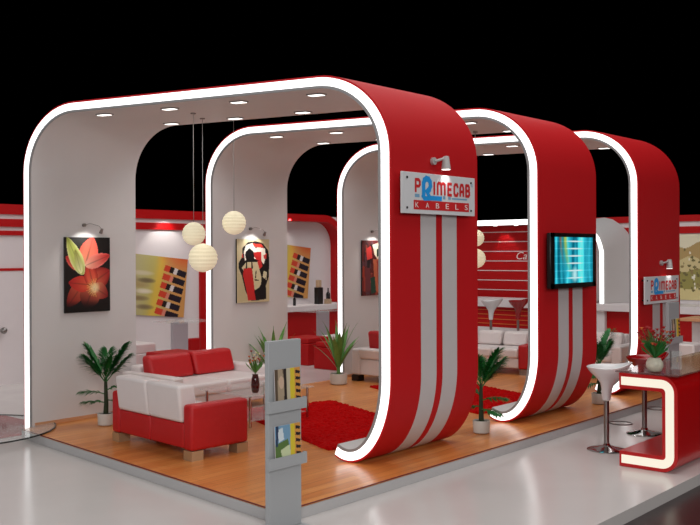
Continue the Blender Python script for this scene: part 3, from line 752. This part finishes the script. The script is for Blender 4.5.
# ------------------------------------------------------------------ plants
def frond(az, el, L, droop, nl, ll, w=.012, fan=False):
    """feathery palm frond as one mesh: rib and leaflets"""
    mb = MB(); d = Vector((math.cos(az), math.sin(az), 0)); side = Vector((-math.sin(az), math.cos(az), 0)); P = []
    for i in range(13):
        t = i / 12; h = t * L
        P.append(d * (h * math.cos(el) + droop * .3 * t * t * L) + Zv * (h * math.sin(el) - droop * t * t * L * .55))
    mb.tube(P, [.007 * (1 - .7 * i / 12) for i in range(13)], 5)
    for i in range(nl):
        t = .22 + .78 * i / (nl - 1); k = min(11, int(t * 12)); f_ = t * 12 - k; p = P[k].lerp(P[k + 1], f_); tan = (P[k + 1] - P[k]).normalized()
        l = ll * math.sin(min(1, (t - .1) * 1.15) * PI * .86) ** .6 + .03
        for s_ in (-1, 1):
            q = (side * s_ * (.85 - .35 * t) + tan * (.75 + .3 * t) + Zv * (-.12 + random.uniform(-.22, .22)) + d * random.uniform(-.2, .2)).normalized()
            m1 = p + q * l * .5 + Zv * .01; tp = p + q * l - Zv * l * .16
            n_ = q.cross(Zv).normalized() * w
            mb.add([p, m1 + n_, tp, m1 - n_], [(0, 1, 2, 3)])
    return mb
def palm(label, loc, h, seed, rz=0):
    random.seed(seed)
    r = root('potted_palm', label, 'plant', loc, rz, 'feathery palms in white pots')
    MB().lathe([(.07, 0), (.085, .012), (.092, .13), (.090, .135), (.08, .135), (.078, .118)], 22).build('pot', POTW, r, smooth=True)
    MB().lathe([(.077, .105), (.077, .12)], 18).build('soil', SOIL, r)
    MB().tube([(0, 0, .105), (.01, 0, .25), (-.005, .005, .42), (0, 0, .52)], [.03, .024, .02, .016], 9).build('trunk', BARK, r, smooth=True)
    lx = math.atan2(Rv.y, Rv.x)
    spec = [(lx + PI + .05, 1.12, .42, .12, 0), (lx - .05, 1.08, .44, .10, 0), (lx + PI - .25, .90, .36, .15, -.03), (lx + .25, .92, .37, .12, -.03), (lx + PI / 2, 1.25, .34, .2, 0), (lx - PI / 2 + .9, 1.2, .32, .2, -.04), (lx + PI + .5, 1.0, .36, .15, -.03),
            (lx + PI + .2, .45, .24, .5, -.16), (lx - .25, .6, .22, .5, -.12), (lx + PI - .2, .15, .26, .35, -.25), (lx + .3, .0, .16, .5, -.22)] if True else [(lx + PI + .1, 1.15, .50, .35, 0), (lx - .1, 1.15, .50, .35, 0), (lx + PI - .5, .95, .44, .5, 0), (lx + .6, .95, .44, .6, 0), (lx + PI / 2, 1.2, .4, .4, 0), (lx - PI / 2, 1.0, .36, .6, 0),
            (lx + PI + .3, .55, .34, .5, -.16), (lx - .2, .5, .30, .5, -.14), (lx + PI - .2, .2, .33, .4, -.27), (lx + .3, .1, .28, .5, -.22)]
    for az, el, L, dr_, dz in spec:
        mb = frond(az + random.uniform(-.1, .1), el, L * h, dr_, 60 if dz > -.1 else 20, (.17 if dz > -.1 else .09) * h, .011)
        mb.build('frond', LEAFD, r).location = (0, 0, .50 + dz)
    return r
pm = palm('dark feathery palm left of the red sofa, against the wall of the nearest arch', (-8.80, 6.01, .1), 1.0, 11)
dup(pm, (-5.36, 8.28, .1), 2.4, 'dark feathery palm standing at the foot of the middle arch')
dup(pm, (-5.26, 10.80, .1), .7, 'dark feathery palm behind the white bar stool, at the foot of the farthest arch')
def leafy(label, loc, h, seed):
    rs = random.Random(seed)
    r = root('potted_plant', label, 'plant', loc, 0, 'broad leaved plants in white pots')
    MB().lathe([(.10, 0), (.12, .015), (.13, .15), (.127, .16), (.112, .16), (.11, .14)], 22).build('pot', POTW, r, smooth=True)
    MB().lathe([(.109, .12), (.109, .142)], 18).build('soil', SOIL, r)
    MB().tube([(0, 0, .12), (.0, 0, .35)], [.03, .02], 9).build('stem', LEAFL, r, smooth=True)
    for i in range(13):
        az = i * 2.4 + rs.uniform(-.3, .3); el = 1.46 - .55 * (i / 13) ** .9; L = h * rs.uniform(.75, 1.0) * (1 - .25 * i / 13); wd = .040 * rs.uniform(.8, 1.1)
        d = Vector((math.cos(az), math.sin(az), 0)); sd = Vector((-math.sin(az), math.cos(az), 0)); A = []; C = []; B = []
        for k in range(11):
            t = k / 10; p = d * (L * t * math.cos(el) + .14 * t * t * L) + Zv * (L * t * math.sin(el) - .10 * t ** 3 * L) + Vector((0, 0, .2 + .01 * (i % 4)))
            ww = wd * math.sin(min(1, .12 + t * .95) * PI) ** .8 if t < 1 else .002
            A.append(p + sd * ww + Zv * ww * .35); C.append(p); B.append(p - sd * ww + Zv * ww * .35)
        mb = MB(); mb.strip(A, C); mb.strip(C, B)
        mb.build('leaf', LEAFL, r, smooth=True)
    return r
lf = leafy('green broad leaved plant in white pot at the left foot of the farthest arch', (-8.93, 10.04, .1), .88, 3)
dup(lf, (-9.05, 8.85, .1), 1.0, 'green broad leaved plant at the end of the white sofa, behind the brochure stand')

# ------------------------------------------------------------------ brochure stands
def mag_canvas(kind):
    cv = Canvas(48, 60, (120, 100, 70)); x, y = cv.X, cv.Y
    if kind == 0:
        cv.a[:] = (92, 76, 60); cv.poly([(.12, 0), (.3, 0), (.38, .4), (.3, 1), (.1, 1)], (170, 150, 125)); cv.disc(.25, .33, .1, .16, (205, 175, 150)); cv.poly([(.35, 0), (.45, 0), (.42, 1), (.36, 1)], (40, 32, 30)); cv.poly([(.45, 0), (.62, 0), (.58, 1), (.45, 1)], (196, 186, 160))
    else:
        cv.a[:] = (120, 160, 190); cv.poly([(0, .45), (.5, .35), (.65, 1), (0, 1)], (90, 120, 60)); cv.poly([(.1, .1), (.3, .05), (.35, .35), (.15, .4)], (215, 225, 230)); cv.poly([(.2, .6), (.55, .5), (.62, .9), (.3, .95)], (205, 215, 170)); cv.poly([(.05, .0), (.15, 0), (.1, .5), (.02, .5)], (40, 60, 90))
    cv.poly([(.6, 0), (.8, 0), (.76, 1), (.58, 1)], (220, 196, 50)); cv.poly([(.78, 0), (1, 0), (1, 1), (.75, 1)], (214, 150, 70))
    for k in range(6): cv.poly([(.82, .06 + k * .16), (1, .1 + k * .16), (.98, .17 + k * .16), (.8, .14 + k * .16)], (26, 20, 30))
    return cv
def stand(loc, label):
    r = root('brochure_stand', label, 'brochure stand', loc, 0, 'grey brochure stands by the platform')
    MB().box(-.02, .02, -.165, .165, .012, 1.37).build('back_board', RACK, r, bevel=.003)
    MB().box(-.04, .16, -.18, .18, 0, .0115).build('foot_plate', RACK, r)
    for z in (.875, .47):
        s_ = MB(); s_.box(.0205, .055, -.19, .19, z - .012, z); s_.box(.047, .055, -.19, .19, z + .0005, z + .07); s_.box(.0205, .0465, -.19, -.18, z + .0005, z + .07); s_.box(.0205, .0465, .18, .19, z + .0005, z + .07)
        s_.build('shelf', RACK, r)
    return r
def brochure(loc, kind, label, group='brochures in the grey stands'):
    r = root('brochure', label, 'brochure', loc, 0, group); r.rotation_euler = (0, math.radians(-2.6), 0)
    MB().box(-.006, .0, -.13, .13, 0, .29).build('pages', WALLW, r)
    o = mag_canvas(kind).mesh('cover', .26, .29, ART, r, y=.0008); o.location = (0, 0, .145)
    return r
SX, SY = -4.78, 4.77
stand((SX, SY, 0), 'grey brochure stand in the foreground at the platform corner')
brochure((SX + .045, SY + .01, .8765), 0, 'brown and yellow brochure on the upper shelf of the foreground stand')
brochure((SX + .045, SY + .01, .471), 1, 'blue green and yellow brochure on the lower shelf of the foreground stand')
stand((-4.52, 11.30, 0), 'grey brochure stand in the distance behind the glass topped counter')
brochure((-4.475, 11.31, .8765), 0, 'brown and yellow brochure on the distant stand behind the counter')

# ------------------------------------------------------------------ bar stools
def stool(label, loc, rz, m, h=.80, group='bar stools'):
    r = root('bar_stool', label, 'stool', loc, rz, group)
    k = h / .8
    def warp(p):
        f_ = max(0, (p[2] - .55 * k) / (.25 * k)); return (p[0] + .03 * f_, p[1], p[2] + .05 * f_ * max(0, p[0] / .22) ** 2)
    prof = [(.040, .48 * k), (.046, .52 * k), (.054, .59 * k), (.070, .64 * k), (.11, .69 * k), (.18, .745 * k), (.215, .785 * k), (.224, .80 * k), (.216, .806 * k), (.20, .79 * k), (.12, .765 * k), (.03, .757 * k)]
    MB().lathe(prof, 32, warp=warp).build('seat', m, r, smooth=True)
    MB().tube([(0, 0, .03), (0, 0, .469 * k)], .027, 14).build('pole', STEEL, r, smooth=True)
    pts = [(.03 + .11 * (1 - math.cos(t)) , .10 * math.sin(t), .28) for t in [2 * PI * i / 24 for i in range(25)]]
    MB().tube(pts, .007, 6).build('footrest', STEEL, r, smooth=True)
    MB().lathe([(.19, 0), (.195, .008), (.17, .018), (.09, .032), (.04, .05), (.03, .07)], 32).build('base', CHROME, r, smooth=True)
    return r
stool('white bar stool standing in front of the counter, nearest of the stools', (-4.19, 8.77, 0), math.radians(20), WHITEP, .84)
stool('dark red bar stool behind the flower bowl, second along the counter', (-4.24, 9.81, 0), math.radians(40), REDP, .84)
fs_ = stool('white bar stool far back before the red slatted bar', (-10.50, 16.6, 0), 0, WHITEP, .98)
stool('red bar stool far back before the red slatted bar', (-10.09, 17.0, 0), 0, REDP, .98)

# ------------------------------------------------------------------ glowing counter at the right
CY0, CY1 = 8.2, 15.0
cr = root('reception_counter', 'red C shaped counter with glowing cream end and glass top', 'counter', (-3.79, CY0, 0))
def cpath(off):
    w, h, rc = .555, .872, .15; r_ = max(rc - off, .03); P = [(0.0, h - off)]
    for i in range(9): a = PI / 2 - PI / 2 * i / 8; P.append((w - off - r_ + r_ * math.cos(a), h - off - r_ + r_ * math.sin(a)))
    for i in range(9): a = 0 - PI / 2 * i / 8; P.append((w - off - r_ + r_ * math.cos(a), off + r_ + r_ * math.sin(a)))
    P.append((P[0][0], off)); return P
def cribbon(o0, o1, y0, y1):
    A, B = cpath(o0), cpath(o1)
    if o0 > .03: A = [(max(p[0], .022), p[1]) for p in A]; B = [(max(p[0], .022), p[1]) for p in B]
    mb = MB(); return mb.slab([(p[0], y0, p[1]) for p in A], [(p[0], y0, p[1]) for p in B], (0, y1 - y0, 0))
REDB = mat('bright red lacquer', (196, 8, 12), .3, noise=.03)
sh = cribbon(0.002, .145, 0, CY1 - CY0).build('shell', REDB, cr, smooth=True)
g = cribbon(.035, .112, -.006, -.0005)
g.build('light_panel', CREAM, cr, smooth=True)['label'] = 'glowing cream C shaped panel'
gt = MB().box(-.03, .57, -.02, CY1 - CY0, .876, .890).build('glass_top', GLASSR, cr, bevel=.003)
gt['label'] = 'dark reflecting glass top'
ZG = .8905
fb = root('flower_bowl', 'round pale bowl of red flowers on the counter end', 'vase', (-3.49, 8.30, ZG))
MB().lathe([(.035, 0), (.06, .012), (.078, .05), (.076, .085), (.055, .125), (.05, .13)], 22).build('bowl', mat('marbled pale bowl', (206, 200, 180), .35, noise=.35, nscale=25), fb, smooth=True)
a, b, c = blossoms(.17, .29, 60, [PETR, PETR, PETR, PETR, PETR, PETO], (0, 0, .12), 8, .017)
a.build('stems', STEMG, fb); b.build('blossoms', [PETR, PETR, PETR, PETR, PETR, PETO], fb); c.build('leaves', LEAFD, fb)
hd = root('leaflet_holder', 'clear upright leaflet holder on the counter right of the flower bowl', 'holder', (-3.42, 8.63, ZG), math.radians(10))
MB().box(-.05, .05, -.03, .03, 0, .006).build('base', GLASSP, hd)
MB().box(-.05, .05, .0, .004, .0065, .17).build('panel', GLASSP, hd)
MB().box(-.05, -.042, -.006, -.0005, .0065, .17).build('frame', STEEL, hd)

# ------------------------------------------------------------------ far right room: table, chair, bottle
ft = root('side_table', 'wood topped white table at the far right edge, before the landscape wall', 'table', (-5.9, 15.75, 0))
MB().box(-.14, 1.3, -.35, .35, .83, .88).build('table_top', WOODT, ft, bevel=.005)
MB().box(-.02, .5, -.12, .12, .001, .829).build('pedestal', WALLW, ft)
tag(MB().box(-.2, .2, -.22, .22, 0, .5).build('white_stool', WLEATH, loc=(-5.80, 15.1, 0), bevel=.03), 'white cube seat by the wood topped table', 'seat')
bottle('bottle', 'dark bottle at the edge of the landscape picture', (-7.2, FY - .33, .941), .3, .045, BOTTLE)

# ------------------------------------------------------------------ left back rooms: glass tables and red cube chairs
def glass_table(loc, label, rz=0):
    r = root('glass_table', label, 'table', loc, rz, 'glass topped tables along the left wall')
    MB().box(-.30, .30, -.41, .41, .875, .89).build('glass_top', GLASSP, r)
    MB().box(-.03, .03, -.27, .04, .001, .874).build('panel_leg', GREYG, r)
    return r
glass_table((-12.1, 9.80, 0), 'glass topped table with grey panel leg behind the red cushions')
glass_table((-12.2, 13.15, 0), 'glass topped table with grey panel leg before the bottle counter', PI)
def cube_chair(loc, label, m, c=None, w=.55, rz=0, back=True, h=.42):
    r = root('cube_chair', label, 'chair', loc, rz, 'cube chairs along the left wall')
    MB().box(-w / 2, w / 2, -w / 2, w / 2, 0.0, h * .8).build('seat_block', m, r, bevel=.01)
    MB().box(-w / 2 + .02, w / 2 - .02, -w / 2 + .02, w / 2 - .02, h * .8 + .001, h).build('seat_pad', c or m, r, bevel=.02)
    if back: MB().box(-w / 2, -w / 2 + .1, -w / 2, w / 2, h + .001, h + .3).build('backrest', c or m, r, bevel=.02)
    return r
cube_chair((-10.72, 12.05, 0), 'red cube chair with white cushion, just left of the farthest arch', REDW, REDW, .6, back=False, h=.46)
cube_chair((-11.64, 12.24, 0), 'plain red cube chair at the foot of the bottle counter, left of its twin', REDW, None, .6, back=False, h=.48)
cube_chair((-11.55, 13.0, 0), 'white cube chair behind the red cube chairs at the bottle counter', WLEATH, WLEATH, .5, back=False, h=.46)
cube_chair((-12.1, 10.02, 0), 'red cube chair right of the grey panel leg, behind the red cushions', REDW, None, .28, h=.28)
cube_chair((-10.58, 8.38, 0), 'red cube chair showing just over the left red cushion of the white sofa', REDW, None, .62, back=False, h=.60)
cube_chair((-11.25, 8.02, 0), 'white cube chair showing between the nearest arch wall and the red cushions', WLEATH, WLEATH, .66, back=False, h=.71)

# ------------------------------------------------------------------ round glass step at the far left
gd = root('glass_step', 'round clear glass step with dark rim at the foot of the nearest arch', 'step', (-9.686, 4.808, 0))
GR = .952
def notched(rad, g):
    xa, xb, yf = -9.47 - g - gd.location.x, -9.31 + g - gd.location.x, 5.37 - g - gd.location.y
    P = [(rad * math.cos(2 * PI * i / 96), rad * math.sin(2 * PI * i / 96)) for i in range(96)]
    out = []; done = False
    for x, y in P:
        if y > 0 and xa < x < xb:
            if not done: out += [(xb, math.sqrt(rad ** 2 - xb ** 2)), (xb, yf), (xa, yf), (xa, math.sqrt(rad ** 2 - xa ** 2))]; done = True
        else: out.append((x, y))
    return out
MB().prism(notched(GR, 0), .103, .118).build('glass_disc', GLASSP, gd)
P = notched(GR + .006, 0)
k0 = [i for i, p in enumerate(P) if abs(p[1] - (5.37 - 4.808)) < 1e-6]
ordered = P[k0[-1] + 1:] + P[:k0[0]]
rim = MB(); rim.tube([(x, y, .111) for x, y in ordered], .009, 6)
rim.build('rim', GEDGE, gd, smooth=True)
MB().lathe([(.25, .021), (.25, .1025)], 40, (-.1, -.1)).build('hub', STEEL, gd)
tag(MB().box(-11.6, -9.47, 4.2, 5.85, .001, .02).build('red_carpet', mat('red carpet', (160, 20, 30), .8, noise=.1), None), 'flat red carpet beneath the round glass step', 'carpet')
